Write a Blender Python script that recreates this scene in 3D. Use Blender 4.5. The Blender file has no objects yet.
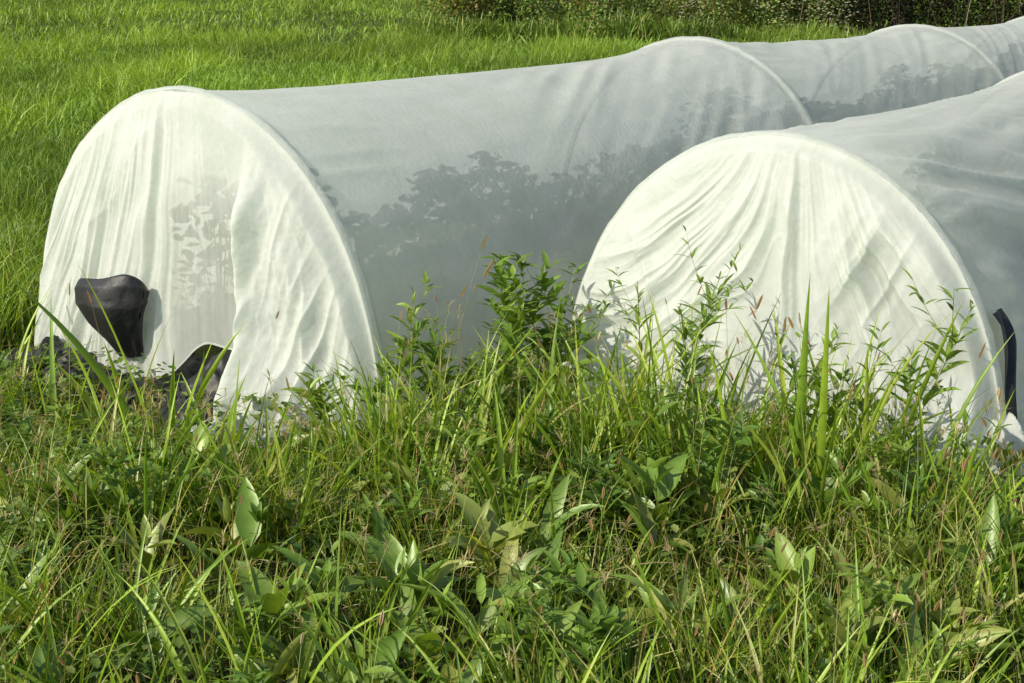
import bpy, math, numpy as np
from mathutils import Vector
R = np.random.default_rng(7)
sc = bpy.context.scene
sc.view_settings.view_transform='Standard'; sc.view_settings.look='None'; sc.view_settings.exposure=0

# ---------------------------------------------------------------- camera
PITCH=15.2
cam=bpy.data.cameras.new("camera"); cam.lens=50; cam.sensor_width=36; cam.clip_end=3000; cam.clip_start=0.05
co=bpy.data.objects.new("camera",cam); sc.collection.objects.link(co)
co.location=(0,0,1.72); co.rotation_euler=(math.radians(90-PITCH),0,0); sc.camera=co

# ---------------------------------------------------------------- light
sd=Vector((-0.68,-0.44,0.60)).normalized()
w=bpy.data.worlds.new("World"); sc.world=w; w.use_nodes=True
nt=w.node_tree; bg=nt.nodes['Background']; bg.inputs[1].default_value=0.145
sky=nt.nodes.new('ShaderNodeTexSky'); sky.sky_type='NISHITA'; sky.sun_disc=False
sky.sun_elevation=math.asin(sd.z); sky.sun_rotation=math.atan2(sd.x,sd.y)
nt.links.new(sky.outputs[0],bg.inputs[0])
sl=bpy.data.lights.new("sun",'SUN'); sl.energy=5.0; sl.angle=math.radians(0.5); sl.color=(1,0.935,0.78)
so=bpy.data.objects.new("sun",sl); sc.collection.objects.link(so); so.rotation_euler=sd.to_track_quat('Z','Y').to_euler()

# ---------------------------------------------------------------- noise
_T=np.random.default_rng(3).random((16,256,256))
def vn(x,y,s=0):
    x=np.asarray(x,float); y=np.asarray(y,float)
    x0=np.floor(x).astype(int); y0=np.floor(y).astype(int); fx=x-x0; fy=y-y0
    fx=fx*fx*(3-2*fx); fy=fy*fy*(3-2*fy); T=_T[s%16]
    a=T[x0%256,y0%256]; b=T[(x0+1)%256,y0%256]; c=T[x0%256,(y0+1)%256]; d=T[(x0+1)%256,(y0+1)%256]
    return (a*(1-fx)+b*fx)*(1-fy)+(c*(1-fx)+d*fx)*fy
def fbm(x,y,s=0,o=4):
    r=0;a=.5
    for i in range(o): r=r+a*vn(np.asarray(x)*2**i+17*i,np.asarray(y)*2**i+5*i,s+i); a*=.5
    return r/(1-.5**o)
def sstep(a,b,x):
    t=np.clip((x-a)/(b-a),0,1); return t*t*(3-2*t)

# ---------------------------------------------------------------- materials
def newmat(n):
    m=bpy.data.materials.new(n); m.use_nodes=True; t=m.node_tree; t.nodes.clear()
    o=t.nodes.new('ShaderNodeOutputMaterial'); return m,t,o
def leafmat(name,transl=0.38,gloss=0.05,rough=.42,tint=(1.3,1.2,.4),gain=1.0):
    m,t,o=newmat(name); N=t.nodes.new; L=t.links.new
    a=N('ShaderNodeAttribute'); a.attribute_name='Col'
    tc=N('ShaderNodeTexCoord'); nz=N('ShaderNodeTexNoise'); nz.inputs['Scale'].default_value=35; nz.inputs['Detail'].default_value=3
    L(tc.outputs['Object'],nz.inputs['Vector'])
    mr=N('ShaderNodeMapRange'); mr.inputs[3].default_value=.7*gain; mr.inputs[4].default_value=1.3*gain; L(nz.outputs[0],mr.inputs[0])
    mx=N('ShaderNodeVectorMath'); mx.operation='SCALE'; L(a.outputs['Color'],mx.inputs[0]); L(mr.outputs[0],mx.inputs['Scale'])
    d=N('ShaderNodeBsdfDiffuse'); L(mx.outputs[0],d.inputs[0])
    mt=N('ShaderNodeVectorMath'); mt.operation='MULTIPLY'; L(mx.outputs[0],mt.inputs[0]); mt.inputs[1].default_value=tint
    tr=N('ShaderNodeBsdfTranslucent'); L(mt.outputs[0],tr.inputs[0])
    m1=N('ShaderNodeMixShader'); m1.inputs[0].default_value=transl; L(d.outputs[0],m1.inputs[1]); L(tr.outputs[0],m1.inputs[2])
    g=N('ShaderNodeBsdfGlossy'); g.inputs['Roughness'].default_value=rough; g.inputs[0].default_value=(.9,.95,.75,1)
    m2=N('ShaderNodeMixShader'); m2.inputs[0].default_value=gloss; L(m1.outputs[0],m2.inputs[1]); L(g.outputs[0],m2.inputs[2])
    L(m2.outputs[0],o.inputs[0]); return m
M_grass=leafmat('grass_blade',.40,.045,gain=1.65); M_leaf=leafmat('weed_leaf',.34,.05,gain=1.5); M_lawn=leafmat('lawn_blade',.42,.03,.5,gain=1.75); M_hedge=leafmat('hedge_leaf',.3,.04,.5,gain=1.6)
M_crop=leafmat('crop_leaf',.3,.04,.5)

# ---------------------------------------------------------------- ribbons
class Acc:
    def __init__(s): s.v=[];s.f=[];s.c=[];s.n=0
    def add(s,V,F,C): s.v.append(V); s.f.append(F+s.n); s.c.append(C); s.n+=len(V)
    def build(s,name,mat,parent=None):
        V=np.concatenate(s.v).astype(np.float32); F=np.concatenate(s.f).astype(np.int32); C=np.concatenate(s.c)
        me=bpy.data.meshes.new(name); nf=len(F)
        me.vertices.add(len(V)); me.vertices.foreach_set('co',V.ravel())
        me.loops.add(nf*4); me.loops.foreach_set('vertex_index',F.ravel())
        me.polygons.add(nf); me.polygons.foreach_set('loop_start',np.arange(0,nf*4,4,dtype=np.int32))
        me.polygons.foreach_set('use_smooth',np.ones(nf,bool))
        at=me.attributes.new('Col','FLOAT_COLOR','POINT')
        cc=np.ones((len(V),4),np.float32); cc[:,:3]=C; at.data.foreach_set('color',cc.ravel())
        me.update(calc_edges=True); me.materials.append(mat)
        ob=bpy.data.objects.new(name,me); sc.collection.objects.link(ob)
        if parent: ob.parent=parent
        return ob
P_grass=lambda t:(1-t**2.2)*(0.55+.45*np.minimum(t*4,1))+.02
P_lance=lambda t:np.sin(np.pi*np.clip(t,0,1)**.75)**.85+.03
P_oval=lambda t:np.sqrt(np.clip(np.sin(np.pi*t**.85),0,1))+.03
P_stem=lambda t:1-.6*t
P_spike=lambda t:np.clip(np.sin(np.pi*t**.8),0,1)**.5+.05
def ribbons(acc,P,az,el0,bend,L,W,col,prof=P_grass,nseg=5,fold=.25,tw0=0.,tw=0.,basedark=.75,three=True,ret=False):
    P=np.asarray(P,float); n=len(P); f=lambda a:np.broadcast_to(np.asarray(a,float),(n,)).copy()
    az,el0,bend,L,W,tw0,tw=map(f,(az,el0,bend,L,W,tw0,tw)); col=np.broadcast_to(np.asarray(col,float),(n,3))
    t=np.linspace(0,1,nseg+1)
    el=el0[:,None]-bend[:,None]*t[None]**1.4
    T=np.stack([np.cos(el)*np.cos(az)[:,None],np.cos(el)*np.sin(az)[:,None],np.sin(el)],-1)
    step=(T[:,1:]+T[:,:-1])/2*(L/nseg)[:,None,None]
    C=np.concatenate([P[:,None],P[:,None]+np.cumsum(step,1)],1)
    S=np.stack([-np.sin(az),np.cos(az),0*az],-1)[:,None]*np.ones((1,nseg+1,1))
    Nn=np.cross(T,S); a=tw0[:,None]+tw[:,None]*t[None]; ca=np.cos(a)[...,None]; sa=np.sin(a)[...,None]
    S2=S*ca+Nn*sa; N2=Nn*ca-S*sa
    hw=(W[:,None]/2*prof(t)[None])[...,None]
    if three:
        V=np.stack([C+S2*hw,C-N2*hw*fold*2,C-S2*hw],2); k=3
    else:
        V=np.stack([C+S2*hw,C-S2*hw],2); k=2
    V=V.reshape(-1,3)
    r=np.arange(nseg)[:,None]*k+np.arange(k-1)[None]; r=r.ravel()
    q=np.stack([r,r+1,r+k+1,r+k],-1)
    F=(q[None]+(np.arange(n)*(nseg+1)*k)[:,None,None]).reshape(-1,4)
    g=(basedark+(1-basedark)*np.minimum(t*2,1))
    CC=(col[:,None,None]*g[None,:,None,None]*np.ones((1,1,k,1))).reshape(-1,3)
    acc.add(V,F,CC)
    if ret: return C,T

# ---------------------------------------------------------------- tunnels frame
AZ=math.radians(35); A=np.array([math.sin(AZ),math.cos(AZ)]); S=np.array([math.cos(AZ),-math.sin(AZ)])
T1=dict(c=np.array([-1.275,5.58]),a=.975,h=1.20,L=17.,hp=[0,4.2,8.15,12.2,16.2,20.2],drop=.06,k=.92)
T2=dict(c=np.array([.945,5.05]),a=.87,h=1.09,L=13.,hp=[0,4.05,8.1,12.1,16.1],drop=.0,k=.95)
def hf(T,s): return 1-T['drop']*sstep(4.6,8.2,s)-T['drop']*.6*sstep(8.2,12.2,s)
def inside(x,y,m=0.0,front=0.0):
    r=np.zeros(np.shape(x),bool)
    for T in (T1,T2):
        dx=x-T['c'][0]; dy=y-T['c'][1]; s=dx*A[0]+dy*A[1]; ww=dx*S[0]+dy*S[1]
        r|=(s>-front)&(s<T['L'])&(np.abs(ww)<T['a']+m)
    return r
def W3(T,s,ww,z):
    s=np.asarray(s,float); return np.stack([T['c'][0]+s*A[0]+ww*S[0],T['c'][1]+s*A[1]+ww*S[1],z+0*s],-1)

def fabricmat():
    m,t,o=newmat('row_cover_fabric'); N=t.nodes.new; L=t.links.new
    at=N('ShaderNodeAttribute'); at.attribute_name='dens'
    tc=N('ShaderNodeTexCoord')
    n1=N('ShaderNodeTexNoise'); n1.inputs['Scale'].default_value=4.; n1.inputs['Detail'].default_value=8; n1.inputs['Roughness'].default_value=.7
    n2=N('ShaderNodeTexNoise'); n2.inputs['Scale'].default_value=40; n2.inputs['Detail'].default_value=5
    L(tc.outputs['Object'],n1.inputs[0]); L(tc.outputs['Object'],n2.inputs[0])
    cr=N('ShaderNodeValToRGB'); cr.color_ramp.elements[0].position=.32; cr.color_ramp.elements[0].color=(.80,.84,.75,1)
    cr.color_ramp.elements[1].position=.6; cr.color_ramp.elements[1].color=(.90,.925,.86,1); L(n1.outputs[0],cr.inputs[0])
    mr=N('ShaderNodeMapRange'); mr.inputs[3].default_value=.90; mr.inputs[4].default_value=1.06; L(n2.outputs[0],mr.inputs[0])
    mx=N('ShaderNodeVectorMath'); mx.operation='SCALE'; L(cr.outputs[0],mx.inputs[0]); L(mr.outputs[0],mx.inputs['Scale'])
    b1=N('ShaderNodeBump'); b1.inputs['Strength'].default_value=.45; b1.inputs['Distance'].default_value=.007
    L(n2.outputs[0],b1.inputs['Height'])
    d=N('ShaderNodeBsdfDiffuse'); L(mx.outputs[0],d.inputs[0]); L(b1.outputs[0],d.inputs['Normal'])
    tr=N('ShaderNodeBsdfTranslucent'); mt=N('ShaderNodeVectorMath'); mt.operation='MULTIPLY'; mt.inputs[1].default_value=(1.06,1.06,1.04)
    L(mx.outputs[0],mt.inputs[0]); L(mt.outputs[0],tr.inputs[0]); L(b1.outputs[0],tr.inputs['Normal'])
    m1=N('ShaderNodeMixShader'); m1.inputs[0].default_value=.52; L(d.outputs[0],m1.inputs[1]); L(tr.outputs[0],m1.inputs[2])
    tp=N('ShaderNodeBsdfTransparent')
    mm=N('ShaderNodeMapRange'); mm.inputs[3].default_value=.55; mm.inputs[4].default_value=.01; L(at.outputs['Fac'],mm.inputs[0])
    m2=N('ShaderNodeMixShader'); L(mm.outputs[0],m2.inputs[0]); L(m1.outputs[0],m2.inputs[1]); L(tp.outputs[0],m2.inputs[2])
    L(m2.outputs[0],o.inputs[0]); return m
M_fab=fabricmat()
def simple(name,col,rough=.6,bump=0,bs=20,spec=.5,var=.3):
    m,t,o=newmat(name); N=t.nodes.new; L=t.links.new
    b=N('ShaderNodeBsdfPrincipled'); b.inputs['Roughness'].default_value=rough; b.inputs['Specular IOR Level'].default_value=spec
    tc=N('ShaderNodeTexCoord'); n=N('ShaderNodeTexNoise'); n.inputs['Scale'].default_value=bs; n.inputs['Detail'].default_value=5; L(tc.outputs['Object'],n.inputs[0])
    mr=N('ShaderNodeMapRange'); mr.inputs[3].default_value=1-var; mr.inputs[4].default_value=1+var; L(n.outputs[0],mr.inputs[0])
    v=N('ShaderNodeVectorMath'); v.operation='SCALE'; v.inputs[0].default_value=col; L(mr.outputs[0],v.inputs['Scale']); L(v.outputs[0],b.inputs['Base Color'])
    if bump:
        bp=N('ShaderNodeBump'); bp.inputs['Strength'].default_value=.6; bp.inputs['Distance'].default_value=bump; L(n.outputs[0],bp.inputs['Height']); L(bp.outputs[0],b.inputs['Normal'])
    L(b.outputs[0],o.inputs[0]); return m
M_pipe=simple('pvc_pipe',(.45,.45,.43),.4,var=.08); M_black=simple('black_plastic',(.020,.020,.020),.5,.012,18,spec=.4,var=.5)
M_rope=simple('cord',(.05,.05,.05),.8)

def gridobj(name,V,mat,parent=None,dens=None):
    nx,ny=V.shape[:2]; me=bpy.data.meshes.new(name)
    i=np.arange(nx-1)[:,None]*ny+np.arange(ny-1)[None]; i=i.ravel(); F=np.stack([i,i+ny,i+ny+1,i+1],-1).astype(np.int32); nf=len(F)
    me.vertices.add(nx*ny); me.vertices.foreach_set('co',V.reshape(-1,3).astype(np.float32).ravel())
    me.loops.add(nf*4); me.loops.foreach_set('vertex_index',F.ravel()); me.polygons.add(nf)
    me.polygons.foreach_set('loop_start',np.arange(0,nf*4,4,dtype=np.int32)); me.polygons.foreach_set('use_smooth',np.ones(nf,bool))
    if dens is not None:
        at=me.attributes.new('dens','FLOAT','POINT'); at.data.foreach_set('value',np.clip(dens,0,1).astype(np.float32).ravel())
    me.update(calc_edges=True); me.materials.append(mat)
    ob=bpy.data.objects.new(name,me); sc.collection.objects.link(ob)
    if parent: ob.parent=parent
    return ob
def tube(name,pts,r,mat,parent=None):
    cu=bpy.data.curves.new(name,'CURVE'); cu.dimensions='3D'; cu.bevel_depth=r; cu.bevel_resolution=3
    sp=cu.splines.new('POLY'); sp.points.add(len(pts)-1)
    for p,q in zip(sp.points,pts): p.co=(*q,1)
    cu.materials.append(mat); ob=bpy.data.objects.new(name,cu); sc.collection.objects.link(ob)
    if parent: ob.parent=parent
    return ob
def ridged(x): return 1-np.abs(2*x-1)
def pleat(x,seed):
    return ridged(vn(x,0*x+.37+seed*3.1,seed))**1.6
def fold(u,v,fu,fv,seed,p=1.5):
    n=vn(u*fu+11.3,v*fv+3.7,seed)*.7+vn(u*fu*1.9+3.1,v*fv*1.3+9.2,seed+1)*.3
    return ridged(n)**p-.45

def tunnel(T,which,parent):
    a,h,L,hp,kk=T['a'],T['h'],T['L'],T['hp'],T['k']
    ns=int(L*42); nq=190
    s=np.linspace(-.022,L,ns)[:,None]*np.ones((1,nq)); q=np.linspace(-1,1,nq)[None]*np.ones((ns,1))
    fl=.93; phi=np.clip(q/fl,-1,1)*math.pi/2; skirt=np.clip((np.abs(q)-fl)/(1-fl),0,1)
    k=np.interp(s,hp,np.arange(len(hp))); fr=k-np.floor(k)
    ds=np.minimum.reduce([np.abs(s-p) for p in hp])
    g=1-np.exp(-(ds/.55)**1.3); g=np.where(s<0,0,g)
    wig=(fbm(s*.8,q*2,which)-.5)
    sw=np.sin(phi); cz=np.cos(phi)**kk
    gz=g*(.045+.02*vn(k,0*k,5)); ga=g*.085
    ww=a*sw*(1-ga*np.cos(phi)**.7); z=h*cz*(1-gz)*hf(T,s)
    arc=phi*1.1
    f1=fbm(s*.55,arc*5,which+1,3)-.5
    if which==1:
        diag=(s-4.1)*.52+np.abs(arc)*.86; along=(s-4.1)*.86-np.abs(arc)*.52
        f2=fold(diag,along,6.5,.5,4,1.3)
        wgt=1.4*sstep(1.2,3.0,s)*(1-sstep(4.05,4.4,s))*sstep(-.1,.4,arc)+.6*sstep(4.4,5,s)
        f3=fold(arc+.2*s,s,5,.4,7); w3=.45
    else:
        diag=arc*.9-(s)*.30; f2=fold(diag,s,7,.5,4,1.3)
        wgt=sstep(.0,.4,s)*(1-sstep(3.2,4.,s))*sstep(.05,.35,np.abs(arc))*1.8
        f3=fold(arc+.12*s,s,5,.4,7); w3=1.1
    disp=.016*f1*np.minimum(g*1.6,1)+.024*f2*wgt*np.minimum(g*2.5,1)+.016*f3*w3*np.minimum(g*2.5,1)
    disp+=.011*fold(arc,s,9,1.2,5)*np.exp(-((ds-.35)/.4)**2)
    low=sstep(.45,0,z)
    disp+=low*np.minimum(g*1.5,1)*(.04*(pleat(s*3.1+.6*arc,9)-.35)+.015*(pleat(s*8.3,10)-.4))
    disp+=.014*wig*np.minimum(g*2,1)
    disp+=np.where(s<1,.017,.022)*np.exp(-(ds/.018)**2)
    ww+=disp*sw; z=np.maximum(z+disp*np.cos(phi),.0)
    flare=.02*np.exp(-z/.05); sg=np.sign(q)
    ww+=sg*(flare+skirt*(.18+.12*(vn(s*2.3,q*0,2)-.5))*np.minimum(g*2+.3,1)); 
    z=z+.012+skirt*.05*vn(s*9,skirt*4,8)
    V=W3(T,s,ww,z)
    dens=.62+.10*f1+.16*np.exp(-(ds/.03)**2)+.2*skirt+.15*low*vn(s*4,q*3,3)+.25*np.clip(f2+.2,0,.6)*wgt
    dens=np.where(q<-.2,.985,dens+.22*(1-sstep(.0,.35,q)))
    gridobj('cover',V,M_fab,parent,dens)
    for n,p in enumerate(hp):
        if p>L: break
        ph=np.linspace(-math.pi/2,math.pi/2,60); ss=p+(.010 if n==0 else 0)
        tube('hoop_%d'%(n+1),W3(T,ss+0*ph,(a-.014)*np.sin(ph),((h-.014)*np.cos(ph)**kk)*hf(T,np.array(ss))),.0105,M_pipe,parent)
    # ---- end panel
    a_,h_=a+.004,h+.004
    nx,nz=680,320
    al=np.linspace(-1,1,nx)[:,None]*np.ones((1,nz)); b=np.linspace(0,1,nz)[None]*np.ones((nx,1))
    th=al*math.pi/2; x=a_*np.sin(th); arch=h_*np.cos(th)**kk
    xn=x/a_
    if which==1:
        hem=.04+.20*sstep(-.15,.2,xn)-.24*sstep(.38,.45,xn)+.02*(vn(xn*7,0*xn,3)-.5)
        pool=.20*np.exp(-((xn-.6)/.18)**2)
    else:
        hem=0.0*xn; pool=.08+.18*sstep(.2,.9,xn)
    hem=np.minimum(np.maximum(hem,0),arch*.5)
    z=hem+(arch-hem)*b; zn=z/h
    rr0=np.sqrt(xn**2+(zn)**2); e=np.clip(1-rr0,0,1)
    rim=sstep(0,.05,e); rimw=.22+.78*sstep(0,.20,e)
    wob=.10*(fbm(xn*1.7+5,zn*1.7,12,3)-.5)
    if which==1:
        ang=(xn+.15)/(1.75-zn)+.05*np.sin(zn*4+1)+wob*.6
        zoneL=sstep(.06,-.06,xn); zoneR=sstep(.38,.46,xn)
        fA=fold(ang,zn,9,.9,1,1.2); fB=fold(ang,zn,22,1.3,3,1.5); fC=fold(ang,zn,46,2,6,1.5)
        xr=xn+wob
        gR=fold(xr+.18*zn,zn,6.5,1.1,9,1.2); gS=fold(xr-.25*zn,zn,14,2.0,11,1.4); gT=fold(xr*.6+.8*zn,xr,9,2,7,1.6)
        d=.03+.05*(1-zn)**1.2
        d+=rimw*(.052*fA+.038*fB*(.4+.6*zoneL)+.013*fC*(.4+.6*zoneL))*(.6+.7*(1-zn))*(1-zoneR*.5)*(1-.5*sstep(-.02,.06,xn)*(1-zoneR))
        d+=rimw*zoneR*(.082*gR*(1.1-.6*zn)+.044*gS+.022*gT+.022*(fbm(xn*14,zn*14,5)-.5))
        d+=rimw*.08*np.exp(-((xn-.50+.08*zn+wob*.4)/.045)**2)*sstep(.9,.6,zn)
        d+=.06*(fbm(xn*1.8,zn*2,8,2)-.5)
        d+=pool*sstep(.34,.0,zn)**1.2
        d+=.04*np.exp(-((xn+.32)/.16)**2)*sstep(.5,.15,zn)
        d+=rimw*.034*fold(zn+.55*np.abs(xn-.15)+wob,xn,5,1.2,13,1.3)*sstep(.35,.7,zn)
        pane=sstep(-.05,.03,xn)*sstep(.44,.39,xn)*sstep(.84,.55,zn)
        pane2=sstep(-.62,-.5,xn)*sstep(-.2,-.34,xn)*sstep(.7,.3,zn)*.14
        dens=.84+.22*zoneL*fB+.16*zoneR-.54*pane-pane2+.16*fA+.12*fC
    else:
        px,pz=.10,1.38; dx=xn-px; dz=pz-zn; r_=np.sqrt(dx*dx+dz*dz); an=np.arctan2(dx,dz)
        an2=an+.45*(r_-.5)*np.where(dx<0,1,-.5)*sstep(0,.3,np.abs(dx))+wob*1.3
        fA=fold(an2,r_,6.0,1.2,1,1.2); fB=fold(an2,r_,13,1.8,3,1.4); fC=fold(an2,r_,30,2.6,6,1.5)
        u2=xn*.80+zn*.60+wob*1.5; v2=xn*.6-zn*.8
        gB=fold(u2,v2,6.,1.1,9,1.5); u3=xn*.85-zn*.5+wob; gC=fold(u3,xn+zn,5.5,1.2,4,1.3); gD=fold(u3,xn+zn,12,2.,8,1.4)
        d=.03+.06*(1-zn)+rimw*(.068*fA+.038*fB+.014*fC)*(.5+.5*sstep(.3,.9,r_))
        d+=rimw*(.040*gB*sstep(.3,-.3,xn-.3*zn)+(.070*gC+.025*gD)*sstep(.05,.5,xn)*sstep(.95,.6,zn))
        d+=.06*(fbm(xn*1.8,zn*1.8,9,2)-.5)+pool*sstep(.38,0,zn)**1.3+.04*rimw*(fbm(xn*9,zn*9,3)-.5)*sstep(.45,.0,zn)
        dens=.86+.30*fA-.24*sstep(.1,.6,xn)*sstep(.8,.5,zn)+.20*fB+.1*gB+.05*sstep(-.2,-.5,xn)
    d=d*rim
    zz=np.maximum(z,.0)+.012+.035*vn(xn*12,b*9,4)*sstep(.08,0,zn)*rim
    gridobj('end_panel',W3(T,-d-.020,x,zz),M_fab,parent,dens)
    rr=np.linspace(0,1,14)[None]*np.ones((nx,1)); x0=x[:,:1]; d0=d[:,:1]
    ext=.14+.14*vn(x0*3,0*x0,6)
    if which==1: ext=ext*sstep(.40,.48,x0/a)
    zz0=zz[:,:1]*(1-rr)**2+.012+.07*vn(x0*9+0*rr,rr*4,7)*sstep(0,.3,rr)*(ext>.02)
    if which==1: zz0=np.where(ext<.03,zz[:,:1]-rr*.01,zz0)
    gridobj('ground_hem',W3(T,-d0-.020-rr*ext,x0+0*rr,zz0),M_fab,parent,.85+0*zz0)
    if which==2:
        u=np.linspace(0,1,160)[:,None]; v=np.linspace(0,1,60)[None]
        sx=-.34+.95*u; ex=.20*np.sin(np.pi*v)*(.7+.5*vn(u*6,v*0,4))
        W_=a-.14+.36*v+.05*vn(u*9,v*3,5)-.10*(1-u)**2; Z=.01+ex*(.55+.45*np.sin(u*3.0+.3))*sstep(0,.1,u)*sstep(1,.8,u)+.05*pleat(u*14+3*v,7)*np.sin(np.pi*v)
        gridobj('gathered_fabric',W3(T,sx+0*v,W_,Z),M_fab,parent,.8+0*Z)

def empty(n,loc):
    e=bpy.data.objects.new(n,None); sc.collection.objects.link(e); return e
e1=empty('row_cover_tunnel',0); tunnel(T1,1,e1)
e2=empty('row_cover_tunnel',0); tunnel(T2,2,e2)

# ---- crop plants growing inside
def crops(T,seed):
    acc=Acc(); r=np.random.default_rng(seed)
    n=int(T['L']/.42)
    for row in (-.34,.43):
        for i in range(n):
            s=.42+i*.42+r.normal(0,.05); hh=r.uniform(.38,.76); wc=row+r.normal(0,.03)
            m=200; u=r.random(m)**.7; ph=r.random(m)*6.28; rad=.26*np.sin(np.pi*np.clip(u,.05,.95))**.5*np.sqrt(r.random(m))
            P=W3(T,s+rad*np.cos(ph),wc+rad*np.sin(ph),u*hh+.03)
            c=np.array([.06,.11,.025])*r.uniform(.6,1.3,(m,1))
            ribbons(acc,P,r.random(m)*6.28,r.uniform(-.2,.7,m),r.uniform(.4,1.4,m),r.uniform(.05,.10,m),r.uniform(.035,.065,m),c,P_oval,4,.2,r.normal(0,.8,m))
            P=W3(T,np.full(6,s),wc+0*np.zeros(6),0.0*np.zeros(6)); ribbons(acc,P,r.random(6)*6.28,r.uniform(1.38,1.55,6),.1,hh*.95,.012,(.06,.1,.03),P_stem,4,.3)
    return acc
crops(T1,1).build('crop_plants',M_crop); crops(T2,2).build('crop_plants',M_crop)

def mulch(T,s0,s1,w0,w1,hfun,name,seed):
    nx,ny=120,160
    s=np.linspace(s0,s1,nx)[:,None]*np.ones((1,ny)); q=np.linspace(w0,w1,ny)[None]*np.ones((nx,1))
    ed=np.minimum(np.minimum((s-s0),(s1-s)),np.minimum(q-w0,w1-q)); 
    z=.008+hfun(s,q)*sstep(0,.08,ed)+.06*ridged(fbm(s*5,q*5,seed))**3*sstep(0,.05,ed)+.02*ridged(fbm(s*9,q*9,seed+3,2))**4*sstep(0,.05,ed)
    V=W3(T,s+.04*(vn(q*5,s*3,2)-.5),q+.04*(vn(s*5,q*2,3)-.5),z); return gridobj(name,V,M_black)
mulch(T1,-.42,.25,-.98,.54,lambda s,q:.17*np.exp(-((q-.33)/.15)**2-((s+.17)/.14)**2)+.10*np.exp(-((q+.6)/.25)**2-((s+.18)/.12)**2),'black_plastic_mulch',1)
mulch(T1,.5,16,-.75,.75,lambda s,q:0*s,'black_plastic_mulch',2)
mulch(T2,.1,12,-.7,.7,lambda s,q:0*s,'black_plastic_mulch',3)

def bag():
    # limp black plastic bag hung against the end: wide mouth folded in, tapering to a gathered foot
    k=np.linspace(0,1,90)[:,None]; t=np.linspace(0,2*np.pi,140)[None]
    kx=[0,.04,.09,.16,.30,.55,.8,.97,1]; rx=np.interp(k,kx,[.10,.15,.185,.195,.175,.12,.075,.055,.01]); rd=np.interp(k,kx,[.02,.05,.07,.085,.09,.07,.05,.035,.005])
    zc=np.interp(k,kx,[.40,.435,.45,.43,.37,.28,.20,.14,.135])
    cw=-.30+.055*k+0*t
    crump=1+.10*(fbm(t*1.6+0*k,k*5+0*t,3,4)-.5)+.07*np.sin(t*5+k*4)*sstep(.1,.5,k)+.05*np.sin(t*9-k*3)*sstep(.3,.9,k)
    wv=cw+rx*np.cos(t)*crump; dv=.16+rd*np.sin(t)*crump*1.2+.03*np.sin(k*4)
    top=sstep(.30,.0,k)
    zv=zc+top*(.055*np.cos((t-2.0))-.045*np.cos(t-np.pi)+.02*np.sin(3*t))-.05*sstep(.5,.1,k)*np.cos(t-np.pi)**2*(np.cos(t)<0)
    gridobj('black_plastic_bag',W3(T1,-dv,wv,zv),M_black)
bag()
def strip():
    k=np.linspace(0,1,50)[:,None]; t=np.linspace(0,1,12)[None]
    phi=math.pi/2*(.68+.32*k)
    wd=.11*(1-.75*k**1.2)
    s=.02+wd*t+.02*np.sin(k*9)
    off=.030+.012*np.sin(t*6+k*8)
    ww=(T2['a'])*np.sin(phi)+off; z=T2['h']*np.cos(phi)**T2['k']+off*.6
    gridobj('black_strap',W3(T2,s+0*k,ww+0*t,z+0*t),M_black)
strip()
p=[]
for i in range(40):
    t=i/39; p.append(W3(T2,.05+.75*t,T2['a']+.20-.12*math.sin(t*3.1)+.03*math.sin(t*7),.05+.26*math.sin(t*2.6)**2))
tube('tie_cord',np.array(p),.005,M_rope)

# ---------------------------------------------------------------- ground
def groundmat():
    m,t,o=newmat('ground_soil'); N=t.nodes.new; L=t.links.new
    b=N('ShaderNodeBsdfPrincipled'); b.inputs['Roughness'].default_value=.95; b.inputs['Specular IOR Level'].default_value=.1
    tc=N('ShaderNodeTexCoord'); n=N('ShaderNodeTexNoise'); n.inputs['Scale'].default_value=.6; n.inputs['Detail'].default_value=9; n.inputs['Roughness'].default_value=.7
    L(tc.outputs['Object'],n.inputs[0]); r=N('ShaderNodeValToRGB'); L(n.outputs[0],r.inputs[0])
    e=r.color_ramp.elements; e[0].position=.35; e[0].color=(.05,.045,.02,1); e[1].position=.65; e[1].color=(.09,.11,.03,1)
    L(r.outputs[0],b.inputs[0]); bp=N('ShaderNodeBump'); bp.inputs['Distance'].default_value=.05; n2=N('ShaderNodeTexNoise'); n2.inputs['Scale'].default_value=12; n2.inputs['Detail'].default_value=6
    L(tc.outputs['Object'],n2.inputs[0]); L(n2.outputs[0],bp.inputs['Height']); L(bp.outputs[0],b.inputs['Normal']); L(b.outputs[0],o.inputs[0]); return m
g=np.concatenate([-np.geomspace(800,1,40),np.linspace(-.9,.9,8),np.geomspace(1,800,40)])
X,Y=np.meshgrid(g,g,indexing='ij'); gridobj('ground',np.stack([X,Y+6,0*X],-1),groundmat())

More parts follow.
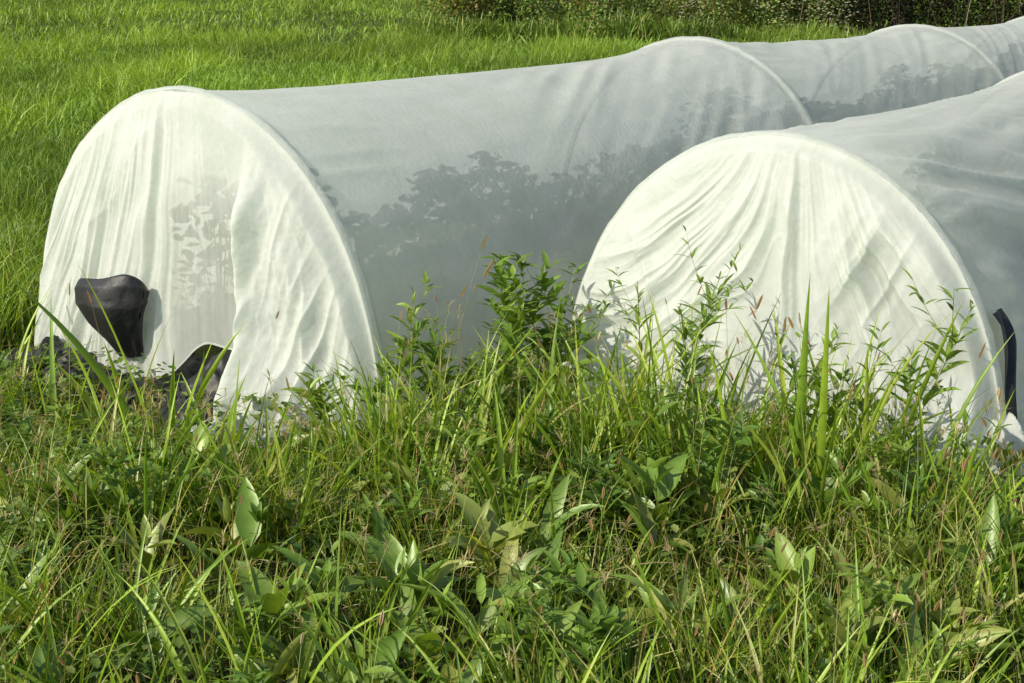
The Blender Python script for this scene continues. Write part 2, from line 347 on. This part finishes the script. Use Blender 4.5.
# ---------------------------------------------------------------- grass
def scatter(n,x0,x1,y0,y1,dens=None,r=R):
    x=r.uniform(x0,x1,n); y=r.uniform(y0,y1,n); k=np.ones(n,bool)
    if dens is not None: k=r.random(n)<dens(x,y)
    return x[k],y[k]
def mixcol(n,cols,wt,r=R,v=.22):
    c=np.array(cols)[r.choice(len(cols),n,p=np.array(wt)/sum(wt))]; return c*r.uniform(1-v,1+v,(n,1))
G=[(.13,.20,.014),(.095,.16,.012),(.19,.24,.024),(.045,.095,.010),(.26,.25,.07),(.34,.29,.14)]
def infr(x,y,k=.47,m=.7): return np.abs(x)<y*k+m
def xy0(x,y,z=0.): return np.stack([x,y,z+0*x],-1)
def sdist(x,y):
    d=np.full(np.shape(x),9.)
    for T,kk in ((T1,.95),(T2,1.35)):
        dx=x-T['c'][0]; dy=y-T['c'][1]; s=-(dx*A[0]+dy*A[1]); ww=np.abs(dx*S[0]+dy*S[1])-T['a']
        dd=np.where((s>-.3)&(ww<.25),np.maximum(s,0)*kk,9.); d=np.minimum(d,dd)
    return d
def hfield(x,y):
    base=.25+.06*sstep(3.2,4.4,y)
    base+=.11*sstep(-.75,-.2,x)*sstep(3.6,4.5,y)*sstep(1.6,1.1,x)
    base+=.08*sstep(-1.9,-2.4,x)*sstep(5,6,y)
    base*=.30+.70*sstep(.25,1.35,sdist(x,y))
    return base*(.35+1.3*fbm(x*1.7,y*1.7,2,3))
meadow=Acc()
x,y=scatter(95000,-4.2,4.6,1.6,7.6,lambda x,y:infr(x,y)*(.06+.94*sstep(.38,.62,fbm(x*3,y*3,1,3))))
k=~inside(x,y,.05,.2); x,y=x[k],y[k]; n=len(x); H=hfield(x,y)
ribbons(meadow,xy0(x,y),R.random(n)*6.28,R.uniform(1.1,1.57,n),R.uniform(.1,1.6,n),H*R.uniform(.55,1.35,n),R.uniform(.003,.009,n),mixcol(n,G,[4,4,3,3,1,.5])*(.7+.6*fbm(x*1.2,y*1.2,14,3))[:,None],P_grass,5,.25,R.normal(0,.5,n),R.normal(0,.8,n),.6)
def tufts(acc,cx,cy,nb,hm,wm,cols,wt,spread=.06,bend=(.15,1.5)):
    m=len(cx); cx=np.repeat(cx,nb); cy=np.repeat(cy,nb); hm=np.repeat(np.broadcast_to(hm,(m,)),nb); n=len(cx)
    ph=R.random(n)*6.28; rr=R.random(n)**.7*spread
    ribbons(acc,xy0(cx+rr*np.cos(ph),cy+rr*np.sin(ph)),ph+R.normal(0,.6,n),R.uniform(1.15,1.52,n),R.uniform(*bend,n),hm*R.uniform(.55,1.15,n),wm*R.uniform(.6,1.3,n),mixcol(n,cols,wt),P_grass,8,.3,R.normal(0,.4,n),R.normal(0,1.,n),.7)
GB=[(.18,.26,.024),(.12,.20,.018),(.23,.29,.04),(.28,.28,.09)]
x,y=scatter(1500,-3.5,3.8,2.4,6.4,lambda x,y:infr(x,y,.42,.3)*(.12+.88*sstep(.42,.62,fbm(x*1.6+9,y*1.6,5,3))))
k=~inside(x,y,.08,.35); x,y=x[k],y[k]; tufts(meadow,x,y,8,hfield(x,y)*1.5,.013,GB,[4,4,2,.6],.05,(.1,1.3))
for (cx,cy,hh,nn) in [(-1.05,4.6,.42,6),(-2.1,5.6,.42,10),(-2.35,6.2,.5,14),(-1.9,5.3,.32,8),(.85,4.2,.68,12),(1.0,4.15,.72,12),(1.15,4.0,.62,10),(.72,4.25,.60,10),(1.3,3.85,.50,9),(.9,4.0,.55,12),(1.1,3.8,.5,12),(.6,4.1,.55,12),
    (.3,4.7,.58,12),(.42,4.5,.64,12),(.1,4.75,.56,10),(-.15,4.4,.5,10),(.55,4.35,.64,14),(-.35,4.3,.48,8),(-.8,4.1,.42,8),(1.5,3.6,.42,8),(-1.5,4.3,.42,8),(.2,4.2,.5,10),(-.55,4.4,.38,8),(-1.9,4.6,.4,8),(-1.1,4.0,.42,9),(0,3.9,.5,10)]:
    tufts(meadow,np.array([cx]),np.array([cy]),nn,hh,.020,GB,[4,3,2,.5],.09,(.1,1.0))
for (cx,cy,hh,nn) in [(-1.20,4.72,.74,5),(-1.40,4.85,.66,4),(-1.68,4.95,.54,3),(-1.0,4.55,.48,4),(.92,4.2,.74,5),(.80,4.25,.68,4),(1.08,4.1,.68,4),(.62,4.35,.64,4),(1.3,3.95,.58,4),(.25,4.6,.58,4),(-.1,4.3,.52,3),(.45,4.3,.58,4)]:
    tufts(meadow,np.array([cx]),np.array([cy]),nn,hh,.028,GB,[4,3,2,0],.07,(.05,.4))
def stalks(acc,x,y,hh,headcol,headL=.05,headW=.008):
    n=len(x); az=R.random(n)*6.28
    C,T=ribbons(acc,xy0(x,y),az,R.uniform(1.3,1.56,n),R.uniform(0,.35,n),hh,.0028,mixcol(n,[(.20,.22,.06),(.26,.22,.09)],[1,1]),P_stem,5,.3,ret=True)
    tip=C[:,-1]; el=np.arcsin(np.clip(T[:,-1,2],-1,1))
    hl=headL*R.uniform(.6,1.3,n)
    for tw in (0,1.57): ribbons(acc,tip,az,el,.15,hl,headW*R.uniform(.7,1.2,n),mixcol(n,headcol,[1]*len(headcol)),P_spike,5,0,tw,0,1)
x,y=scatter(1100,-3.2,3.6,2.5,5.2,lambda x,y:infr(x,y,.42,.2)*(.3+.7*sstep(-.3,1.0,x)))
k=~inside(x,y,.1,.35); x,y=x[k],y[k]; stalks(meadow,x,y,hfield(x,y)*R.uniform(1.1,1.8,len(x)),[(.24,.13,.08),(.20,.14,.06),(.26,.21,.10)],.035,.007)
stalks(meadow,np.array([-.30,-.245,-.27]),np.array([5.0,5.02,4.9]),np.array([.68,.70,.6]),[(.24,.18,.08)],.07,.009)
stalks(meadow,np.array([.35,.6,.8,1.0,1.25,1.35,.7,.5,1.1,.9,-1.3,-.9,-1.55]),np.array([4.5,4.4,4.35,4.2,4.0,4.05,4.3,4.5,4.1,4.0,4.5,4.5,4.7]),R.uniform(.5,.70,13),[(.24,.15,.08)],.05,.008)
x,y=scatter(420,-3.2,3.6,2.5,5.0,lambda x,y:infr(x,y,.42,.2)); k=~inside(x,y,.1,.2); x,y=x[k],y[k]; n=len(x)
C,T=ribbons(meadow,xy0(x,y),R.random(n)*6.28,R.uniform(1.3,1.55,n),.3,hfield(x,y)*R.uniform(1.2,1.7,n),.0022,(.24,.22,.08),P_stem,5,.3,ret=True)
for j in range(14):
    b=C[:,-1]*(1-j/40)+C[:,-2]*(j/40); ribbons(meadow,b,R.random(n)*6.28,R.uniform(0,1.3,n),.5,R.uniform(.015,.045,n),.0035,(.26,.21,.10),P_spike,2,0,0,0,1,False)
x,y=scatter(9000,-3.2,3.6,1.9,5.,lambda x,y:infr(x,y)*(.12+.88*sstep(.3,1.2,x)*sstep(.4,.6,fbm(x*2,y*2,13,3)))); k=~inside(x,y,.05,.3); x,y=x[k],y[k]; n=len(x)
ribbons(meadow,xy0(x,y),R.random(n)*6.28,R.uniform(1.2,1.57,n),R.uniform(.1,.9,n),hfield(x,y)*R.uniform(.9,1.6,n),R.uniform(.0025,.005,n),mixcol(n,[(.30,.23,.06),(.25,.22,.05),(.31,.19,.08)],[2,2,1]),P_grass,5,.2,R.normal(0,.5,n),R.normal(0,.8,n),.9)
x,y=scatter(10000,-3.2,3.6,1.8,6,lambda x,y:infr(x,y)*(.2+.8*sstep(.5,.7,fbm(x*2,y*2+7,9,3))));k=~inside(x,y,.05,.2); x,y=x[k],y[k]; n=len(x)
ribbons(meadow,xy0(x,y,0)+np.stack([0*x,0*x,R.uniform(.02,.16,n)],-1),R.random(n)*6.28,R.uniform(-.1,.6,n),R.uniform(.2,.9,n),R.uniform(.1,.35,n),R.uniform(.002,.005,n),mixcol(n,[(.26,.22,.10),(.20,.15,.07),(.30,.27,.14)],[2,1,1]),P_grass,5,.2,R.normal(0,.8,n),R.normal(0,1,n),1)
meadow.build('meadow_grass',M_grass)

# ---------------------------------------------------------------- broadleaf weeds
low=Acc()
x,y=scatter(46000,-3.4,3.6,1.8,6,lambda x,y:infr(x,y)*sstep(.42,.62,fbm(x*2.2+3,y*2.2,4,3))); k=~inside(x,y,.05,.25); x,y=x[k],y[k]; n=len(x)
zz=R.uniform(.03,.18,n)*(.5+fbm(x*3,y*3,6,2))
ribbons(low,xy0(x,y)+np.stack([0*x,0*x,zz],-1),R.random(n)*6.28,R.uniform(-.3,.8,n),R.uniform(0,.8,n),R.uniform(.018,.05,n),R.uniform(.014,.03,n),mixcol(n,[(.09,.15,.02),(.12,.18,.03),(.055,.10,.018),(.17,.20,.05)],[4,3,3,1]),P_oval,3,.15)
x,y=scatter(520,-2.8,3.,2.3,4.4,lambda x,y:infr(x,y,.4,.1)*(.35+.65*sstep(.2,-.4,x))*(.2+.8*sstep(.45,.6,fbm(x*2,y*2,10,2)))); m=len(x)
xr=np.repeat(x,8); yr=np.repeat(y,8); n=len(xr)
ribbons(low,xy0(xr,yr,.08),R.random(n)*6.28,R.uniform(.4,1.35,n),R.uniform(.5,1.7,n),R.uniform(.08,.25,n),R.uniform(.025,.065,n),mixcol(n,[(.13,.20,.035),(.10,.17,.03),(.20,.22,.05),(.15,.20,.05)],[3,3,1,1]),P_lance,7,.22,R.normal(0,.4,n),R.normal(0,.7,n))
low.build('broadleaf_weeds',M_leaf)

def weedplant(acc,x,y,hh,nl,ll,lw,col,br=0,r=R,droop=1.0,up=.9,lean=.12):
    az=r.random()*6.28
    C,T=ribbons(acc,[(x,y,0)],az,1.5-abs(r.normal(0,lean)),r.uniform(0,.3),hh,.007,np.array(col)*np.array([1.1,.85,1]),P_stem,10,.3,ret=True)
    ribbons(acc,[(x,y,0)],az,1.5,r.uniform(0,.1),hh*.5,.006,np.array(col)*.8,P_stem,5,.3,1.57)
    C=C[0]; t=np.sort(r.uniform(.2,1,nl)); idx=t*10; i0=np.minimum(idx.astype(int),9); f=(idx-i0)[:,None]; P=C[i0]*(1-f)+C[i0+1]*f
    a=np.arange(nl)*2.4+r.random()*6; sz=np.where(t>.75,1-.75*(t-.75)/.25,.6+.5*np.minimum(t/.5,1))
    ribbons(acc,P,a,r.uniform(up-.35,up+.25,nl)+.4*(t>.9),r.uniform(.5,1.2,nl)*droop,ll*sz*r.uniform(.8,1.15,nl),lw*sz*r.uniform(.85,1.15,nl),np.array(col)*r.uniform(.8,1.25,(nl,1)),P_lance,6,.25,r.normal(0,.3,nl),r.normal(0,.4,nl),.95)
    for j in range(br):
        q=r.integers(4,9); b=C[q]; a2=r.random()*6.28; L2=hh*r.uniform(.2,.35)
        C2,_=ribbons(acc,[b],a2,r.uniform(.6,1.1),-.3,L2,.004,np.array(col),P_stem,6,.3,ret=True); C2=C2[0]; nn=9
        i=r.integers(1,7,nn); ribbons(acc,C2[i],r.random(nn)*6.28,r.uniform(.3,1,nn),.7,ll*r.uniform(.4,.8,nn),lw*r.uniform(.4,.8,nn),np.array(col)*r.uniform(.8,1.3,(nn,1)),P_lance,5,.2)
wd=Acc(); c1=(.10,.17,.022); c2=(.14,.21,.03); c3=(.065,.125,.02)
named=[(.50,4.75,.82,36,.10,.015,c2,4),(.46,4.8,.62,28,.10,.016,c2,2),(.64,4.6,.62,26,.1,.018,c1,3),(.57,4.65,.70,28,.09,.016,c1,3),(.38,4.8,.6,24,.1,.018,c1,3),(.12,5.2,.66,22,.13,.035,c1,6),(.2,5.2,.60,20,.12,.035,c1,5),(.0,5.1,.54,22,.12,.03,c2,5),(.05,5.2,.62,22,.12,.035,c1,4),(.26,5.1,.56,22,.12,.03,c1,4),(-.05,5.0,.5,22,.11,.03,c1,4),
 (-.38,4.9,.56,26,.11,.026,c2,3),(-.30,4.85,.48,24,.11,.026,c1,2),(-.22,4.8,.50,24,.1,.024,c1,2),(-.62,4.75,.42,22,.1,.024,c2,2),(-.52,4.7,.42,22,.1,.024,c1,2),(-.7,4.6,.36,20,.09,.022,c1,1),(-.1,4.9,.46,24,.1,.024,c1,2),(-.45,4.8,.46,24,.1,.024,c1,2),
 (1.14,4.2,.76,32,.12,.02,c2,4),(1.18,4.1,.58,26,.12,.02,c1,2),(1.06,4.15,.56,24,.11,.02,c2,2),(.93,4.25,.54,24,.1,.022,c1,3),(.8,4.4,.56,24,.1,.022,c1,3),(1.38,3.85,.40,22,.1,.022,c1,2),(.86,4.3,.62,26,.1,.018,c2,3)]
for p in named: weedplant(wd,p[0],p[1],p[2],p[3],p[4],p[5],p[6],p[7])
x,y=scatter(560,-3.,3.4,2.4,6,lambda x,y:infr(x,y,.42,.2)*(.35+.65*sstep(-1.,-.2,x))*(.5+.5*sstep(3.3,4,y))*(.3+.7*sstep(.4,.6,fbm(x*2,y*2,11,2)))); k=~inside(x,y,.08,.3)
for a_,b_ in zip(x[k],y[k]):
    hh=float(hfield(a_,b_))*R.uniform(.8,1.3); weedplant(wd,a_,b_,hh,int(R.integers(12,26)),R.uniform(.06,.12),R.uniform(.014,.034),[c1,c2,c3][R.integers(3)],int(R.integers(0,4)))
# big-leaved docks
x,y=scatter(60,-2.4,2.4,2.9,4.5,lambda x,y:infr(x,y,.38,.0)); k=~inside(x,y,.08,.5)
for a_,b_ in zip(x[k],y[k]): weedplant(wd,a_,b_,R.uniform(.16,.30),int(R.integers(7,12)),R.uniform(.14,.20),R.uniform(.04,.06),[c1,c2,(.17,.21,.045)][R.integers(3)],0,up=1.0)
wd.build('tall_weeds',M_leaf)

# ---------------------------------------------------------------- lawn
lawn=Acc()
GL=[(.12,.20,.024),(.15,.235,.028),(.095,.165,.018),(.20,.26,.04)]
def lawnband(n,y0,y1,h0,wd_,dens=None,xl=.45,xm=1.5,nseg=3,cols=GL,wt=(4,3,3,1)):
    y=np.sqrt(R.uniform(y0*y0,y1*y1,n)); x=R.uniform(-1,1,n)*(y*xl+xm); k=~inside(x,y,.06,.2)
    if dens is not None: k&=R.random(n)<dens(x,y)
    x,y=x[k],y[k]; n=len(x); hm=h0*(.4+1.2*fbm(x*.5+4,y*.35,3,4))
    c=mixcol(n,cols,wt); c=c*(.28+1.35*fbm(x*.6,y*.28,8,5))[:,None]
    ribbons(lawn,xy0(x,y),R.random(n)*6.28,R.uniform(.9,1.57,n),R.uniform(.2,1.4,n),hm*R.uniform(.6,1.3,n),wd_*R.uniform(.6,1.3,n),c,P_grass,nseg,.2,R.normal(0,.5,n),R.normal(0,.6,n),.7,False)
lawnband(110000,6.4,13,.17,.008); lawnband(130000,13,28,.17,.014); lawnband(90000,28,75,.20,.03,xl=.5)
def tusd(x,y): return sstep(.51,.60,fbm(x*.6+2,y*.25,12,4))
lawnband(90000,8,30,.38,.012,lambda x,y:tusd(x,y)*.9,cols=[(.16,.24,.026),(.19,.26,.033),(.13,.2,.02)],wt=(1,1,1),nseg=4)
lawnband(26000,28,60,.45,.03,lambda x,y:tusd(x,y)*(x<-2+0*y),cols=[(.17,.25,.03),(.2,.26,.04),(.12,.2,.022)],wt=(1,1,1))
x,y=scatter(26000,-6,0,5.8,11,lambda x,y:1.); dx=x-T1['c'][0]; dy=y-T1['c'][1]; w_=dx*S[0]+dy*S[1]; s_=dx*A[0]+dy*A[1]
k=(w_<-1.08)&(w_>-2.3)&(R.random(len(x))<sstep(-2.4,-1.2,w_)*sstep(6,1,s_)); x,y=x[k],y[k]; n=len(x)
ribbons(lawn,xy0(x,y),R.random(n)*6.28,R.uniform(1.1,1.57,n),R.uniform(.2,1.3,n),R.uniform(.25,.6,n),R.uniform(.005,.012,n),mixcol(n,[(.14,.21,.026),(.10,.16,.018),(.18,.24,.035)],[3,2,2]),P_grass,5,.2,R.normal(0,.5,n),R.normal(0,.6,n),.7)
lawn.build('lawn_grass',M_lawn)

# ---------------------------------------------------------------- hedgerow + trees
def canopy(acc,cs,n,cols,wt,lsz,r=R,shadef=None):
    for (cx,cy,cz,rx,ry,rz) in cs:
        m=int(n*rx*rz); v=r.normal(size=(m,3)); v/=np.linalg.norm(v,axis=1)[:,None]; rad=r.random(m)**.35
        lump=.7+.6*fbm(np.arctan2(v[:,1],v[:,0])*2+cx,v[:,2]*3+cy,3,3)
        P=np.stack([cx+v[:,0]*rx*rad*lump,cy+v[:,1]*ry*rad*lump,np.maximum(cz+v[:,2]*rz*rad*lump,.03)],-1)
        tint=np.array([1,1,1.]) if r.random()<.75 else np.array([1.35,.85,.9])
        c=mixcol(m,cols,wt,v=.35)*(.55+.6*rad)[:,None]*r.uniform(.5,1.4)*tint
        if shadef: c=c*shadef(cx)
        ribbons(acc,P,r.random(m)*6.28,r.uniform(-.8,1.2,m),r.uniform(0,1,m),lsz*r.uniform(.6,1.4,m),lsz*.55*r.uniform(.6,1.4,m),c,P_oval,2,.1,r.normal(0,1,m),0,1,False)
hg=Acc(); cs=[]
r=np.random.default_rng(5)
def hy(bx): return 30.6-.14*bx
for i in range(110):
    t=i/109; bx=-1.6+9.0*t; rz=r.uniform(.25,.8); cs.append((bx+r.normal(0,.2),hy(bx)+r.normal(0,.8)+.6,r.uniform(.1,1.2),r.uniform(.25,.6),r.uniform(.3,.6),rz))
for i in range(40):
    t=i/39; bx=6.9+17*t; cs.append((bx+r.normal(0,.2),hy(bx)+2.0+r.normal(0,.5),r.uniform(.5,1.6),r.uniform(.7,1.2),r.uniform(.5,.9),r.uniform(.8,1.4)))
canopy(hg,cs,2300,[(.09,.14,.022),(.13,.18,.03),(.05,.09,.016),(.17,.20,.05),(.20,.15,.06)],[4,3,3,1,.7],.075,shadef=lambda x:.9 if x<6.6 else .14)  # right-hand clumps much darker: woodland shade painted into the leaf colour
for i in range(200):
    bx=r.uniform(-2,24); ribbons(hg,[(bx,hy(bx)+r.normal(0,.5)+.5,0)],r.random()*6.28,r.uniform(1,1.5),.3,r.uniform(.8,2.2),.025,(.10,.07,.05),P_stem,4,.3)
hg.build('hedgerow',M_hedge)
fl=Acc(); n=1500; bx=r.uniform(-.5,6.8,n); by=hy(bx)-.35+r.normal(0,.35,n); k=r.random(n)<sstep(.52,.68,fbm(bx*1.1,by*.8,7,2)); bx,by=bx[k],by[k]; n=len(bx); z=r.uniform(.2,1.0,n)
for a_ in (0,1.05,2.1): ribbons(fl,np.stack([bx,by,z],-1)-np.stack([.022*np.cos(a_+0*bx),.022*np.sin(a_+0*bx),0*bx],-1),a_,.3,.4,.05,.025,(.34,.32,.24),P_oval,2,0,.6,0,1,False)
n2=7000; gx=r.uniform(-2,7.0,n2); gy=hy(gx)-.5+r.normal(0,.35,n2)
ribbons(fl,xy0(gx,gy),r.random(n2)*6.28,r.uniform(.8,1.57,n2),r.uniform(.1,1.4,n2),r.uniform(.15,.65,n2)*(.3+1.2*fbm(gx*.8,gy*.5,3,2)),.03,mixcol(n2,[(.13,.2,.03),(.10,.16,.025),(.2,.22,.06)],[2,2,1],r),P_lance,3,.2)
fl.build('wildflowers',M_hedge)
M_bark=simple('bark',(.06,.045,.035),.9,.02,30)
def tree(x,y,h,seed):
    r=np.random.default_rng(seed); e=empty('deciduous_tree',0)
    def limb(nm,p,q,r0,r1):
        k=np.linspace(0,1,9)[:,None]; an=np.linspace(0,6.2832,11)[None]; p=np.array(p);q=np.array(q)
        c=p*(1-k)+q*k+np.concatenate([0*k,.12*np.sin(k*5+seed),0*k],1); rr=r0*(1-k)+r1*k
        V=np.stack([c[:,:1]+rr*np.cos(an),c[:,1:2]+rr*np.sin(an),c[:,2:3]+0*an],-1); gridobj(nm,V,M_bark,e)
    limb('trunk',(x,y,0),(x+.2,y,h*.75),.28,.08); cs=[]
    for i in range(9):
        a=i*2.4; b=h*(.12+.07*i); l=h*(.30-.015*i); q=(x+l*math.cos(a),y+l*math.sin(a),b+l*.45); limb('limb_%d'%i,(x,y,b),q,.09,.02); cs.append((*q,h*.17,h*.17,h*.13))
    for i in range(8): a=r.random()*6.28; l=h*.2*r.random(); cs.append((x+l*math.cos(a),y+l*math.sin(a),h*r.uniform(.25,.9),h*.16,h*.16,h*.13))
    ac=Acc(); canopy(ac,cs,500,[(.035,.07,.014),(.05,.09,.018),(.025,.05,.01)],[1,1,1],.18,r); ac.build('crown',M_hedge,e)
for i,(tx,ty,th) in enumerate([(5.5,38.5,8),(9.5,35.5,8),(12.5,34,8),(15.5,34.5,8),(1.0,40,8),(19,35,8)]): tree(tx,ty,th,i+20)
print('done')
